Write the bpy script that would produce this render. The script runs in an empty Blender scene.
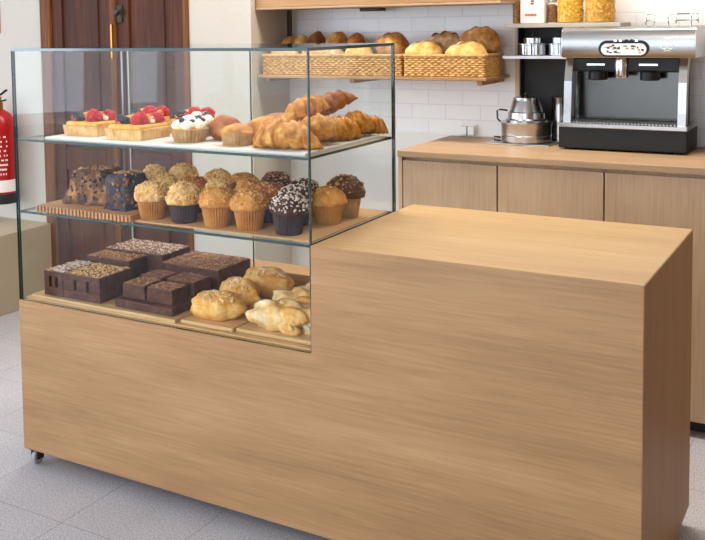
import bpy, bmesh, math, random
from mathutils import Vector, Matrix, noise
S = bpy.context.scene
C = S.collection
PI = math.pi
R = math.radians

# ------------------------------------------------------------------ materials
def newmat(name):
    m = bpy.data.materials.new(name); m.use_nodes = True
    nt = m.node_tree; b = nt.nodes['Principled BSDF']
    return m, nt, b
def srgb(r, g, b):
    f = lambda c: (c/255/12.92) if c/255 <= 0.04045 else ((c/255+0.055)/1.055)**2.4
    return (f(r), f(g), f(b), 1)
def plain(name, col, rough=.5, metal=0, bump=0, bscale=60, spec=.5, var=0, vscale=8):
    m, nt, b = newmat(name)
    b.inputs['Base Color'].default_value = col
    b.inputs['Roughness'].default_value = rough
    b.inputs['Metallic'].default_value = metal
    b.inputs['Specular IOR Level'].default_value = spec
    tc = nt.nodes.new('ShaderNodeTexCoord')
    if var:
        n = nt.nodes.new('ShaderNodeTexNoise'); n.inputs['Scale'].default_value = vscale; n.inputs['Detail'].default_value = 5
        nt.links.new(tc.outputs['Object'], n.inputs['Vector'])
        r = nt.nodes.new('ShaderNodeValToRGB')
        r.color_ramp.elements[0].position = .3; r.color_ramp.elements[1].position = .7
        r.color_ramp.elements[0].color = tuple(max(0, c*(1-var)) for c in col[:3])+(1,)
        r.color_ramp.elements[1].color = tuple(min(1, c*(1+var)) for c in col[:3])+(1,)
        nt.links.new(n.outputs['Fac'], r.inputs['Fac']); nt.links.new(r.outputs['Color'], b.inputs['Base Color'])
    if bump:
        n = nt.nodes.new('ShaderNodeTexNoise'); n.inputs['Scale'].default_value = bscale; n.inputs['Detail'].default_value = 4
        nt.links.new(tc.outputs['Object'], n.inputs['Vector'])
        bp = nt.nodes.new('ShaderNodeBump'); bp.inputs['Strength'].default_value = bump; bp.inputs['Distance'].default_value = .01
        nt.links.new(n.outputs['Fac'], bp.inputs['Height']); nt.links.new(bp.outputs['Normal'], b.inputs['Normal'])
    return m
def baked(name, cols, scale=22, bump=.5, rough=.55, bscale=90, sheen=0):
    """crust: a noise driven ramp through the given colours"""
    m, nt, b = newmat(name)
    tc = nt.nodes.new('ShaderNodeTexCoord')
    n = nt.nodes.new('ShaderNodeTexNoise'); n.inputs['Scale'].default_value = scale; n.inputs['Detail'].default_value = 6; n.inputs['Roughness'].default_value = .65
    nt.links.new(tc.outputs['Object'], n.inputs['Vector'])
    r = nt.nodes.new('ShaderNodeValToRGB'); e = r.color_ramp.elements
    k = len(cols)
    while len(e) < k: e.new(.5)
    for i, c in enumerate(cols):
        e[i].position = .32+.36*i/(k-1); e[i].color = c
    nt.links.new(n.outputs['Fac'], r.inputs['Fac']); nt.links.new(r.outputs['Color'], b.inputs['Base Color'])
    b.inputs['Roughness'].default_value = rough; b.inputs['Specular IOR Level'].default_value = .22
    n2 = nt.nodes.new('ShaderNodeTexNoise'); n2.inputs['Scale'].default_value = bscale; n2.inputs['Detail'].default_value = 5
    nt.links.new(tc.outputs['Object'], n2.inputs['Vector'])
    bp = nt.nodes.new('ShaderNodeBump'); bp.inputs['Strength'].default_value = bump; bp.inputs['Distance'].default_value = .006
    nt.links.new(n2.outputs['Fac'], bp.inputs['Height']); nt.links.new(bp.outputs['Normal'], b.inputs['Normal'])
    return m
def wood(name, dark, mid, light, axis='x', big=1.0, rough=.5, fine=.5, spec=.5, contrast=1.0):
    m, nt, b = newmat(name)
    b.inputs['Specular IOR Level'].default_value = spec
    tc = nt.nodes.new('ShaderNodeTexCoord')
    def mapped(a, c):
        mp = nt.nodes.new('ShaderNodeMapping')
        s = [c*big]*3; s['xyz'.index(axis)] = a*big
        mp.inputs['Scale'].default_value = s
        nt.links.new(tc.outputs['Object'], mp.inputs['Vector']); return mp
    n1 = nt.nodes.new('ShaderNodeTexNoise'); n1.inputs['Scale'].default_value = 1; n1.inputs['Detail'].default_value = 5
    n1.inputs['Distortion'].default_value = .25; n1.inputs['Roughness'].default_value = .6
    nt.links.new(mapped(.9, 7).outputs[0], n1.inputs['Vector'])
    n2 = nt.nodes.new('ShaderNodeTexNoise'); n2.inputs['Scale'].default_value = 1; n2.inputs['Detail'].default_value = 3
    nt.links.new(mapped(5, 120).outputs[0], n2.inputs['Vector'])
    mx = nt.nodes.new('ShaderNodeMix'); mx.data_type = 'FLOAT'; mx.inputs[0].default_value = fine
    nt.links.new(n1.outputs['Fac'], mx.inputs[2]); nt.links.new(n2.outputs['Fac'], mx.inputs[3])
    r = nt.nodes.new('ShaderNodeValToRGB'); e = r.color_ramp.elements; e.new(.5)
    w = .17/contrast
    for i, (p, c) in enumerate(((.5-w, dark), (.5, mid), (.5+w, light))): e[i].position = p; e[i].color = c
    nt.links.new(mx.outputs[0], r.inputs['Fac'])
    nt.links.new(r.outputs['Color'], b.inputs['Base Color'])
    b.inputs['Roughness'].default_value = rough
    bp = nt.nodes.new('ShaderNodeBump'); bp.inputs['Strength'].default_value = .12; bp.inputs['Distance'].default_value = .003
    nt.links.new(n2.outputs['Fac'], bp.inputs['Height']); nt.links.new(bp.outputs['Normal'], b.inputs['Normal'])
    return m
def glass(name, tint, refl=1.0):
    """thin architectural pane: tinted see-through plus a Fresnel mirror"""
    m, nt, b = newmat(name); nt.nodes.remove(b)
    o = nt.nodes['Material Output']
    t = nt.nodes.new('ShaderNodeBsdfTransparent'); t.inputs['Color'].default_value = tint
    g = nt.nodes.new('ShaderNodeBsdfGlossy'); g.inputs['Roughness'].default_value = 0
    g.inputs['Color'].default_value = (refl, refl, refl, 1)
    f = nt.nodes.new('ShaderNodeFresnel')
    ge = nt.nodes.new('ShaderNodeNewGeometry')        # same reflectance on both faces of the thin pane
    io = nt.nodes.new('ShaderNodeMix'); io.data_type = 'FLOAT'; io.inputs[2].default_value = 1.21; io.inputs[3].default_value = 1/1.21
    nt.links.new(ge.outputs['Backfacing'], io.inputs[0]); nt.links.new(io.outputs[0], f.inputs['IOR'])
    mx = nt.nodes.new('ShaderNodeMixShader')
    nt.links.new(f.outputs[0], mx.inputs[0]); nt.links.new(t.outputs[0], mx.inputs[1]); nt.links.new(g.outputs[0], mx.inputs[2])
    nt.links.new(mx.outputs[0], o.inputs['Surface'])
    return m
def tile_material():
    m, nt, b = newmat('wall_tiles')
    tc = nt.nodes.new('ShaderNodeTexCoord')
    sp = nt.nodes.new('ShaderNodeSeparateXYZ'); cb = nt.nodes.new('ShaderNodeCombineXYZ')
    nt.links.new(tc.outputs['Object'], sp.inputs[0])
    nt.links.new(sp.outputs['X'], cb.inputs['X']); nt.links.new(sp.outputs['Z'], cb.inputs['Y'])
    mp = nt.nodes.new('ShaderNodeMapping'); mp.inputs['Location'].default_value = (.06, -.9975, 0)
    nt.links.new(cb.outputs[0], mp.inputs['Vector'])
    br = nt.nodes.new('ShaderNodeTexBrick'); br.offset = .5
    br.inputs['Scale'].default_value = 1; br.inputs['Brick Width'].default_value = .17; br.inputs['Row Height'].default_value = .0685
    br.inputs['Mortar Size'].default_value = .0022; br.inputs['Mortar Smooth'].default_value = .3
    br.inputs['Color1'].default_value = srgb(238, 234, 231); br.inputs['Color2'].default_value = srgb(233, 230, 228)
    br.inputs['Mortar'].default_value = srgb(221, 217, 215)
    nt.links.new(mp.outputs[0], br.inputs['Vector']); nt.links.new(br.outputs['Color'], b.inputs['Base Color'])
    b.inputs['Roughness'].default_value = .25
    bp = nt.nodes.new('ShaderNodeBump'); bp.invert = True; bp.inputs['Strength'].default_value = .4; bp.inputs['Distance'].default_value = .003
    nt.links.new(br.outputs['Fac'], bp.inputs['Height']); nt.links.new(bp.outputs['Normal'], b.inputs['Normal'])
    return m
def floor_material():
    m, nt, b = newmat('floor_terrazzo')
    tc = nt.nodes.new('ShaderNodeTexCoord')
    mp = nt.nodes.new('ShaderNodeMapping'); mp.inputs['Location'].default_value = (-.4, .23, 0)
    nt.links.new(tc.outputs['Object'], mp.inputs['Vector'])
    br = nt.nodes.new('ShaderNodeTexBrick'); br.offset = 0
    br.inputs['Scale'].default_value = 1; br.inputs['Brick Width'].default_value = .393; br.inputs['Row Height'].default_value = .393
    br.inputs['Mortar Size'].default_value = .0014; br.inputs['Mortar Smooth'].default_value = .2
    br.inputs['Color1'].default_value = (1, 1, 1, 1); br.inputs['Color2'].default_value = (.95, .94, .94, 1); br.inputs['Mortar'].default_value = (.5, .48, .48, 1)
    nt.links.new(mp.outputs[0], br.inputs['Vector'])
    n = nt.nodes.new('ShaderNodeTexNoise'); n.inputs['Scale'].default_value = 170; n.inputs['Detail'].default_value = 3; n.inputs['Roughness'].default_value = .7
    nt.links.new(tc.outputs['Object'], n.inputs['Vector'])
    r = nt.nodes.new('ShaderNodeValToRGB'); e = r.color_ramp.elements; e.new(.5)
    for i, (p, c) in enumerate(((.36, srgb(158, 155, 160)), (.5, srgb(198, 197, 203)), (.64, srgb(218, 217, 222)))): e[i].position = p; e[i].color = c
    nt.links.new(n.outputs['Fac'], r.inputs['Fac'])
    n2 = nt.nodes.new('ShaderNodeTexNoise'); n2.inputs['Scale'].default_value = 4; n2.inputs['Detail'].default_value = 4
    nt.links.new(tc.outputs['Object'], n2.inputs['Vector'])
    r2 = nt.nodes.new('ShaderNodeValToRGB'); r2.color_ramp.elements[0].color = (.9, .9, .9, 1); r2.color_ramp.elements[0].position = .3; r2.color_ramp.elements[1].position = .7
    nt.links.new(n2.outputs['Fac'], r2.inputs['Fac'])
    a = None
    prev = r.outputs['Color']
    for src in (br.outputs['Color'], r2.outputs['Color']):
        mx = nt.nodes.new('ShaderNodeMix'); mx.data_type = 'RGBA'; mx.blend_type = 'MULTIPLY'; mx.inputs[0].default_value = 1
        nt.links.new(prev, mx.inputs[6]); nt.links.new(src, mx.inputs[7]); prev = mx.outputs[2]
    nt.links.new(prev, b.inputs['Base Color'])
    b.inputs['Roughness'].default_value = .45
    return m

M = {}
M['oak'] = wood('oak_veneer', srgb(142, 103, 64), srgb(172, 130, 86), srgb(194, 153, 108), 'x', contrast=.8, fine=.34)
M['oak_end_shade'] = wood('oak_veneer_end_shade', srgb(146, 100, 54), srgb(166, 117, 66), srgb(182, 134, 80), 'z', contrast=.6)  # upright grain; same veneer darkened, end-face shade put into its colour
M['oak_top_lit'] = wood('oak_veneer_top_lit', srgb(164, 129, 84), srgb(184, 150, 103), srgb(199, 167, 119), 'x', contrast=.7)  # same veneer made paler, light from above put into its colour
M['cab'] = wood('cabinet_oak', srgb(178, 146, 112), srgb(198, 167, 132), srgb(212, 182, 148), 'z', contrast=.8)
M['worktop'] = wood('worktop_oak', srgb(158, 124, 92), srgb(178, 145, 110), srgb(194, 160, 124), 'x', contrast=.8)
M['shelfwood'] = wood('shelf_oak', srgb(138, 98, 58), srgb(170, 126, 80), srgb(192, 150, 102), 'x', contrast=.8)
M['board'] = wood('serving_board', srgb(186, 142, 92), srgb(212, 172, 120), srgb(228, 192, 142), 'x')
M['boarddark'] = wood('ribbed_board', srgb(166, 112, 66), srgb(192, 136, 84), srgb(208, 156, 102), 'x')
M['card'] = plain('brown_card', srgb(196, 150, 104), .8, var=.08)
M['door'] = wood('dark_door', srgb(44, 20, 9), srgb(74, 37, 17), srgb(104, 56, 28), 'z', rough=.55, spec=.2, contrast=.7)
M['doorframe'] = wood('door_frame', srgb(72, 38, 15), srgb(106, 62, 27), srgb(134, 84, 42), 'z', rough=.55, spec=.2)
M['plaster'] = plain('warm_plaster', srgb(196, 187, 175), .85, bump=.15, bscale=40, var=.02, vscale=3)
M['plaster_grey'] = plain('cool_plaster', srgb(176, 166, 154), .85, bump=.15, bscale=40)
M['dado'] = plain('dado_plaster', srgb(172, 156, 134), .7, bump=.1, bscale=30, var=.04, vscale=5)
M['whitewall'] = plain('white_wall', srgb(226, 222, 218), .85)
M['brownwall'] = plain('brown_wall', srgb(128, 108, 84), .8)
M['ceil'] = plain('ceiling_white', srgb(235, 232, 226), .9)
M['tiles'] = tile_material()
M['floor'] = floor_material()
M['glass'] = glass('case_glass', (.975, .99, .985, 1), 1.0)
M['glass_shelf'] = glass('shelf_glass', (.95, .98, .972, 1), 1.0)
M['glass_edge'] = plain('glass_edge', srgb(10, 50, 44), .12, spec=.8)
M['glass_edge_pale'] = plain('pale_glass_edge', srgb(176, 206, 210), .12, spec=.8)
M['jar'] = glass('jar_glass', (.95, .95, .93, 1), .9)
M['steel'] = plain('brushed_steel', (.45, .44, .43, 1), .22, 1)
M['pan_steel'] = plain('pan_steel', (.56, .57, .59, 1), .24, 1)
M['steel_soft'] = plain('satin_steel', (.55, .54, .53, 1), .38, 1, var=.1, vscale=14)
M['steel_dark'] = plain('dark_steel', (.10, .096, .088, 1), .16, 1)
M['chrome'] = plain('chrome', (.78, .78, .78, 1), .08, 1)
M['black'] = plain('black_enamel', (.012, .011, .010, 1), .4, spec=.3)
M['blackmat'] = plain('black_matte', (.018, .017, .017, 1), .6)
M['iron'] = plain('dark_iron', (.045, .035, .03, 1), .5, .6)
M['greyplast'] = plain('grey_plastic', srgb(120, 120, 124), .5)
M['wheel'] = plain('caster_rubber', srgb(160, 162, 166), .6)
M['white'] = plain('white_plastic', srgb(236, 234, 230), .4)
M['paper'] = plain('white_paper', srgb(238, 234, 228), .75)
M['traywhite'] = plain('tray_white', srgb(212, 210, 204), .5)
M['red'] = plain('red_paint', srgb(172, 12, 20), .3)
M['brass'] = plain('brass', srgb(176, 130, 62), .4, 1)
M['ink'] = plain('dark_ink', srgb(64, 58, 58), .7)
M['orangeink'] = plain('orange_ink', srgb(224, 92, 42), .7)
M['signred'] = plain('sign_red', srgb(190, 26, 30), .5)
# bakery
M['cup_tan'] = baked('paper_tan', [srgb(158, 98, 40), srgb(186, 124, 58), srgb(202, 144, 78)], 12, .1, .7)
M['cup_dark'] = baked('paper_dark', [srgb(52, 38, 40), srgb(68, 52, 54), srgb(84, 66, 66)], 12, .1, .6)
M['cup_kraft'] = baked('paper_kraft', [srgb(150, 112, 70), srgb(172, 132, 88), srgb(190, 152, 108)], 40, .2, .8)
M['gold'] = baked('golden_crust', [srgb(164, 92, 34), srgb(204, 136, 62), srgb(226, 170, 96)], 26)
M['pale_top'] = baked('pale_muffin_crust', [srgb(176, 108, 48), srgb(222, 168, 98), srgb(244, 212, 156)], 60, 1.0)
M['goldbrown'] = baked('brown_crust', [srgb(128, 66, 26), srgb(172, 98, 44), srgb(206, 142, 76)], 26)
M['choc'] = baked('chocolate_crumb', [srgb(46, 26, 22), srgb(74, 42, 34), srgb(98, 60, 48)], 40, .8)
M['crumb_pale'] = baked('pale_crumble', [srgb(222, 164, 90), srgb(242, 200, 132), srgb(252, 226, 170)], 60, .5)
M['crumb_gold'] = baked('golden_crumble', [srgb(196, 128, 62), srgb(222, 164, 92), srgb(238, 196, 130)], 60, .5)
M['crumb_white'] = baked('white_crumble', [srgb(206, 178, 160), srgb(232, 212, 198), srgb(246, 236, 226)], 60, .4)
M['crumb_nut'] = baked('nut_crumble', [srgb(146, 92, 56), srgb(192, 140, 94), srgb(226, 186, 144)], 60, .4)
M['croissant'] = baked('croissant_crust', [srgb(142, 74, 20), srgb(204, 130, 44), srgb(236, 184, 96)], 34, .6, .4)
M['croissant_dark'] = baked('dark_croissant_crust', [srgb(112, 58, 28), srgb(160, 92, 44), srgb(200, 138, 78)], 34, .6, .4)
M['brioche'] = baked('brioche_crust', [srgb(206, 136, 54), srgb(234, 176, 92), srgb(246, 212, 146)], 24, .5, .45)
M['sugared'] = baked('sugared_crust', [srgb(220, 160, 82), srgb(242, 204, 142), srgb(252, 236, 208)], 18, .5, .6)
M['almond'] = baked('almond_flakes', [srgb(220, 168, 104), srgb(242, 210, 156), srgb(252, 234, 200)], 60, .2)
M['brownie'] = baked('brownie', [srgb(58, 32, 24), srgb(84, 50, 38), srgb(108, 68, 52)], 40, .5, .65)
M['brownie_top'] = baked('brownie_top', [srgb(98, 62, 48), srgb(146, 100, 78), srgb(188, 142, 116)], 60, .7, .6)
M['sliced'] = baked('fruit_loaf', [srgb(48, 32, 30), srgb(116, 76, 48), srgb(196, 138, 78)], 24, .9, .6)
M['loafblue'] = baked('berry_loaf', [srgb(30, 30, 44), srgb(58, 54, 68), srgb(104, 82, 76)], 40, .9, .6)
M['pastryshell'] = baked('tart_shell', [srgb(204, 150, 88), srgb(226, 180, 122), srgb(238, 202, 150)], 40, .3)
M['custard'] = baked('custard', [srgb(206, 136, 40), srgb(222, 164, 66), srgb(234, 188, 98)], 30, .2, .25)
M['strawberry'] = baked('strawberry', [srgb(150, 6, 14), srgb(196, 16, 24), srgb(222, 50, 44)], 60, .9, .3, 160)
M['peach'] = baked('peach', [srgb(226, 120, 50), srgb(240, 154, 84), srgb(246, 186, 120)], 20, .2, .2)
M['berry'] = baked('dark_berry', [srgb(22, 22, 34), srgb(40, 40, 56), srgb(66, 66, 80)], 40, .3, .35)
M['cream'] = plain('cream', srgb(250, 240, 216), .5)
M['blueberry'] = plain('blueberry', srgb(58, 48, 96), .4)
M['wicker'] = baked('wicker', [srgb(158, 110, 58), srgb(198, 150, 88), srgb(222, 180, 118)], 50, .4, .55)
M['crust_pale'] = baked('pale_crust', [srgb(200, 138, 62), srgb(234, 188, 112), srgb(248, 226, 176)], 16, .4)
M['crust_brown'] = baked('rustic_crust', [srgb(136, 82, 36), srgb(196, 136, 70), srgb(232, 196, 140)], 18, .6)
M['crust_floury'] = baked('floury_crust', [srgb(150, 102, 60), srgb(206, 162, 118), srgb(240, 218, 186)], 14, .5)
M['crust_dark'] = baked('dark_crust', [srgb(84, 46, 24), srgb(130, 78, 40), srgb(178, 118, 66)], 18, .6)
M['pasta'] = baked('yellow_pasta', [srgb(210, 142, 30), srgb(238, 188, 70), srgb(250, 220, 130)], 90, .8)
M['cereal'] = baked('yellow_cereal', [srgb(196, 120, 34), srgb(230, 172, 72), srgb(246, 210, 126)], 70, .8)
M['spice'] = baked('brown_beans', [srgb(96, 60, 34), srgb(136, 92, 54), srgb(168, 122, 78)], 90, .6)

# ------------------------------------------------------------------ mesh helper
class MB:
    def __init__(s): s.bm = bmesh.new()
    def box(s, x0, x1, y0, y1, z0, z1, mi=0, bev=0, seg=2, rot=None):
        r = bmesh.ops.create_cube(s.bm, size=1)
        vs = r['verts']
        M4 = Matrix.Translation(((x0+x1)/2, (y0+y1)/2, (z0+z1)/2)) @ Matrix.Diagonal((x1-x0, y1-y0, z1-z0, 1))
        bmesh.ops.transform(s.bm, matrix=M4, verts=vs)
        fs = set(f for v in vs for f in v.link_faces)
        for f in fs: f.material_index = mi
        if bev:
            es = list(set(e for v in vs for e in v.link_edges))
            g = bmesh.ops.bevel(s.bm, geom=es, offset=bev, segments=seg, affect='EDGES', profile=.5)
            for f in g['faces']: f.material_index = mi
            vs = list(set(v for f in g['faces'] for v in f.verts) | set(v for v in vs if v.is_valid))
        if rot is not None: bmesh.ops.transform(s.bm, matrix=rot, verts=[v for v in vs if v.is_valid])
        return s
    def lathe(s, prof, n=24, c=(0, 0, 0), mi=0, flute=0, nfl=24, mat=None, capb=True, capt=True):
        rings = []
        for (r, z) in prof:
            ring = []
            for k in range(n):
                a = 2*PI*k/n
                rr = r*(1+flute*(1 if k % 2 else -1)) if flute else r
                p = Vector((rr*math.cos(a), rr*math.sin(a), z))
                if mat is not None: p = mat @ p
                ring.append(s.bm.verts.new(p+Vector(c)))
            rings.append(ring)
        for a, b in zip(rings, rings[1:]):
            for k in range(n):
                f = s.bm.faces.new((a[k], a[(k+1) % n], b[(k+1) % n], b[k])); f.material_index = mi
        if capb: s.bm.faces.new(rings[0][::-1]).material_index = mi
        if capt: s.bm.faces.new(rings[-1]).material_index = mi
        return s
    def tube(s, pts, r, n=8, mi=0, closed=False, radii=None, flat=1.0, cap=True):
        pts = [Vector(p) for p in pts]; rings = []; N = len(pts)
        up = Vector((0, 0, 1))
        for i, p in enumerate(pts):
            a = pts[i-1] if (i > 0 or closed) else p
            b = pts[(i+1) % N] if (i < N-1 or closed) else p
            t = (b-a).normalized()
            u = up if abs(t.dot(up)) < .95 else Vector((1, 0, 0))
            x = t.cross(u).normalized(); y = x.cross(t).normalized()
            rr = radii[i] if radii else r
            rings.append([s.bm.verts.new(p+x*rr*math.cos(2*PI*k/n)+y*rr*flat*math.sin(2*PI*k/n)) for k in range(n)])
        for i in range(N if closed else N-1):
            a, b = rings[i], rings[(i+1) % N]
            for k in range(n):
                f = s.bm.faces.new((a[k], a[(k+1) % n], b[(k+1) % n], b[k])); f.material_index = mi
        if not closed and cap:
            s.bm.faces.new(rings[0][::-1]).material_index = mi; s.bm.faces.new(rings[-1]).material_index = mi
        return s
    def blob(s, c, rad, seed=0, amp=.08, freq=3, sub=4, mi=0, floor=None, rot=0, tilt=0, fn=None):
        r = bmesh.ops.create_icosphere(s.bm, subdivisions=sub, radius=1)
        off = Vector((seed*7.13, seed*3.7, seed*1.9))
        Rm = Matrix.Rotation(rot, 3, 'Z') @ Matrix.Rotation(tilt, 3, 'Y')
        for v in r['verts']:
            d = v.co.normalized()
            k = 1+amp*noise.fractal(d*freq+off, 1.0, 2.0, 4)
            if fn: k *= fn(d)
            p = Vector((d.x*rad[0]*k, d.y*rad[1]*k, d.z*rad[2]*k))
            p = Rm @ p
            v.co = p+Vector(c)
            if floor is not None and v.co.z < floor: v.co.z = floor
        for v in r['verts']:
            for f in v.link_faces: f.material_index = mi
        return s
    def crumb(s, p, sz, rnd, nrm=None, mi=0, flat=.7):
        r = bmesh.ops.create_cube(s.bm, size=1)
        q = Matrix.Rotation(rnd.uniform(0, 6.28), 4, Vector((rnd.uniform(-1, 1), rnd.uniform(-1, 1), rnd.uniform(-1, 1)+.01)).normalized())
        D = Matrix.Diagonal((sz*rnd.uniform(.6, 1.4), sz*rnd.uniform(.6, 1.3), sz*flat*rnd.uniform(.6, 1.2), 1))
        for v in r['verts']: v.co *= rnd.uniform(.7, 1.15)
        bmesh.ops.transform(s.bm, matrix=Matrix.Translation(p) @ q @ D, verts=r['verts'])
        for v in r['verts']:
            for f in v.link_faces: f.material_index = mi
        return s
    def xf(s, mat): bmesh.ops.transform(s.bm, matrix=mat, verts=s.bm.verts[:]); return s
    def build(s, name, mats, parent=None, smooth=False, loc=None, kind=None, label=None):
        me = bpy.data.meshes.new(name)
        bmesh.ops.recalc_face_normals(s.bm, faces=s.bm.faces[:])
        if smooth:
            for f in s.bm.faces: f.smooth = True
        s.bm.to_mesh(me); s.bm.free()
        if not isinstance(mats, (list, tuple)): mats = [mats]
        for m in mats: me.materials.append(m)
        if smooth == 'auto':
            me.set_sharp_from_angle(angle=R(38))
        o = bpy.data.objects.new(name, me); C.objects.link(o)
        if parent: o.parent = parent
        if loc: o.location = loc
        if kind: o['kind'] = kind
        if label: o['label'] = label
        return o
def tag(o, label, cat, group=None, kind=None):
    o['label'] = label; o['category'] = cat
    if group: o['group'] = group
    if kind: o['kind'] = kind
    return o
def thing(name, label, cat, loc=(0, 0, 0), rz=0, group=None):
    o = bpy.data.objects.new(name, None); C.objects.link(o); o.empty_display_size = .05
    o.location = loc; o.rotation_euler = (0, 0, rz)
    return tag(o, label, cat, group)
def struct(mb, name, mats):
    o = mb.build(name, mats); o['kind'] = 'structure'; return o
def dup(root, loc, rz, label, scale=1.0, group=None):
    r = root.copy(); C.objects.link(r); r.location = loc; r.rotation_euler = (0, 0, rz); r['label'] = label
    r.scale = (scale,)*3
    if group: r['group'] = group
    for ch in list(root.children):
        c = ch.copy(); C.objects.link(c); c.parent = r
        for g in list(ch.children):
            d = g.copy(); C.objects.link(d); d.parent = c
    return r

# ------------------------------------------------------------------ setting
YW, YD, XR = 1.95, 1.595, -.06            # tiled wall, door wall, return between them
struct(MB().box(-9, 4, -9, 2.2, -.1, 0), 'floor', M['floor'])
struct(MB().box(-4, 4, -6, 2.2, 2.95, 3.05), 'ceiling', M['ceil'])
w = MB().box(XR-.02, 4, YW, YW+.12, 1.0, 2.95, 0).box(XR-.02, 4, YW, YW+.12, 0, 1.0, 1)
struct(w, 'wall_back', [M['tiles'], M['whitewall']])
# projecting plaster wall with the door opening
DX0, DX1, DZ = -1.452, -.429, 2.25
w = MB().box(-4, DX0, YD, YW+.1, 0, 2.95).box(DX1, XR, YD, YW+.1, 0, 2.95).box(DX0, DX1, YD, YW+.1, DZ, 2.95)
struct(w, 'wall_left', M['plaster'])
struct(MB().box(-4, -1.42, -1.6, YD, 0, .43, bev=.004), 'wall_low', M['dado'])
struct(MB().box(3.6, 3.72, -6, 2.1, 0, 2.95), 'wall_right', M['brownwall'])  # unseen wall, added in brown to keep the counter's right end shaded
w = MB().box(-4, 4, -6.0, -5.88, 0, .12).box(-4, 4, -6.0, -5.88, 2.8, 2.95)      # shopfront, open glazing
for x0, x1 in ((-4, -3.92), (0, .08), (3.6, 4)): w.box(x0, x1, -6, -5.88, .12, 2.8)
struct(w, 'wall_front', M['whitewall'])
struct(MB().box(XR, 3.6, YW-.006, YW, .995, 1.0), 'trim_1', M['white'])

# door
d = bpy.data.objects.new('door_1', None); C.objects.link(d); d.location = (DX0, YD, 0); d['kind'] = 'structure'
W = DX1-DX0
f = MB().box(0, .075, -.012, .10, 0, DZ, bev=.006).box(W-.035, W, -.012, .10, 0, DZ, bev=.006).box(.075, W-.035, -.012, .10, DZ-.08, DZ, bev=.006)
f.build('door_frame', M['doorframe'], d)
def leaf(x0, x1, st):
    m = MB().box(x0, x1, .02, .055, .01, DZ-.085)
    for a, b in ((x0, x0+st), (x1-st, x1)): m.box(a, b, .006, .03, .01, DZ-.085, bev=.004)
    for z0, z1 in ((.01, .18), (.74, .86), (DZ-.22, DZ-.085)): m.box(x0+st, x1-st, .006, .03, z0, z1, bev=.004)
    for z0, z1 in ((.18, .74), (.86, DZ-.22)): m.box(x0+st+.03, x1-st-.03, .012, .03, z0+.03, z1-.03, bev=.008)
    return m
leaf(.075, .515, .075).build('left_leaf', M['door'], d)
leaf(.525, W-.035, .10).build('right_leaf', M['door'], d)
MB().box(.507, .545, -.012, .012, .01, DZ-.085, bev=.008).build('meeting_strip', M['doorframe'], d)
k = MB().box(.548, .588, -.002, .008, 1.545, 1.64, bev=.004)
k.lathe([(.0, 0), (.018, .002), (.018, .012), (.012, .018), (0, .018)], 16, (.568, -.018, 1.60), mat=Matrix.Rotation(PI/2, 3, 'X'))
k.build('door_lock', M['iron'], d, smooth='auto')
MB().box(.519, .531, -.02, -.008, 1.36, 1.54, bev=.002).build('door_bolt', M['brass'], d)

# ------------------------------------------------------------------ the display counter
L, D, XS, ZB, ZS, H, G, GD, S1, S2 = 2.055, .707, 1.1635, .060, .588, .90, 1.4546, .576, 1.147, .899
dc = thing('display_counter', 'long oak veneer counter on casters with a glass pastry case at its left end', 'counter', (0, 0, 0))
def ext_prism(mb, poly, y0, y1):
    a = [mb.bm.verts.new((x, y0, z)) for x, z in poly]; b = [mb.bm.verts.new((x, y1, z)) for x, z in poly]
    mb.bm.faces.new(a); mb.bm.faces.new(b[::-1])
    n = len(poly)
    for i in range(n): mb.bm.faces.new((a[i], b[i], b[(i+1) % n], a[(i+1) % n]))
    return mb
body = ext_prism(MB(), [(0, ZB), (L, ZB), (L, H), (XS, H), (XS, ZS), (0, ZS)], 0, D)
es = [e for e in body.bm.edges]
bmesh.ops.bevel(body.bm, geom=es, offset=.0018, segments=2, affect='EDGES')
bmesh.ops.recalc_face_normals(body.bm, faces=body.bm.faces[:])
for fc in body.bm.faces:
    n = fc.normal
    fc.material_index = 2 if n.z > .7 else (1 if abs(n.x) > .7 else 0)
body.build('counter_body', [M['oak'], M['oak_end_shade'], M['oak_top_lit']], dc)
MB().box(.006, XS-.006, .03, GD-.01, ZS, ZS+.004).build('display_deck', M['board'], dc)
MB().box(.006, XS-.004, GD+.012, D-.01, ZS, ZS+.05, bev=.003).build('rear_ledge', M['oak'], dc)
MB().box(.048, .112, -.0012, .004, .577, .589, bev=.0005).build('edge_knot', M['shelfwood'], dc, label='small brown knot in the top edge')
def pane(name, x0, x1, y0, y1, z0, z1, thin, mat=None, parent=dc, edge='glass_edge'):
    m = MB().box(x0, x1, y0, y1, z0, z1)
    for fc in m.bm.faces:
        fc.normal_update()
        fc.material_index = 0 if abs(fc.normal['xyz'.index(thin)]) > .9 else 1
    return m.build(name, [mat or M['glass'], M[edge]], parent)
T = .009
pane('front_glass', .002, XS-.001, .003, .003+T, ZS+.001, G-T-.0005, 'y')
pane('side_glass', .002, .002+T, .003+T+.0005, GD-T-.0005, ZS+.001, G-T-.0005, 'x')
pane('side_glass', XS-T-.001, XS-.001, .003+T+.0005, GD-T-.0005, ZS+.001, G-T-.0005, 'x')
pane('top_glass', .002, XS-.001, .003, GD, G-T, G, 'z')
XM = .06
pane('back_glass', .034, .60, GD-T, GD, ZS+.001, G-T-.0005, 'y', edge='glass_edge_pale')
pane('back_glass', .6005, XS-.001, GD-T, GD, ZS+.001, G-T-.0005, 'y')
for z in (S1, S2): pane('glass_shelf', .0095, XS-T-.0015, .0115, GD-T-.001, z-.008, z, 'z', M['glass_shelf'])
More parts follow.
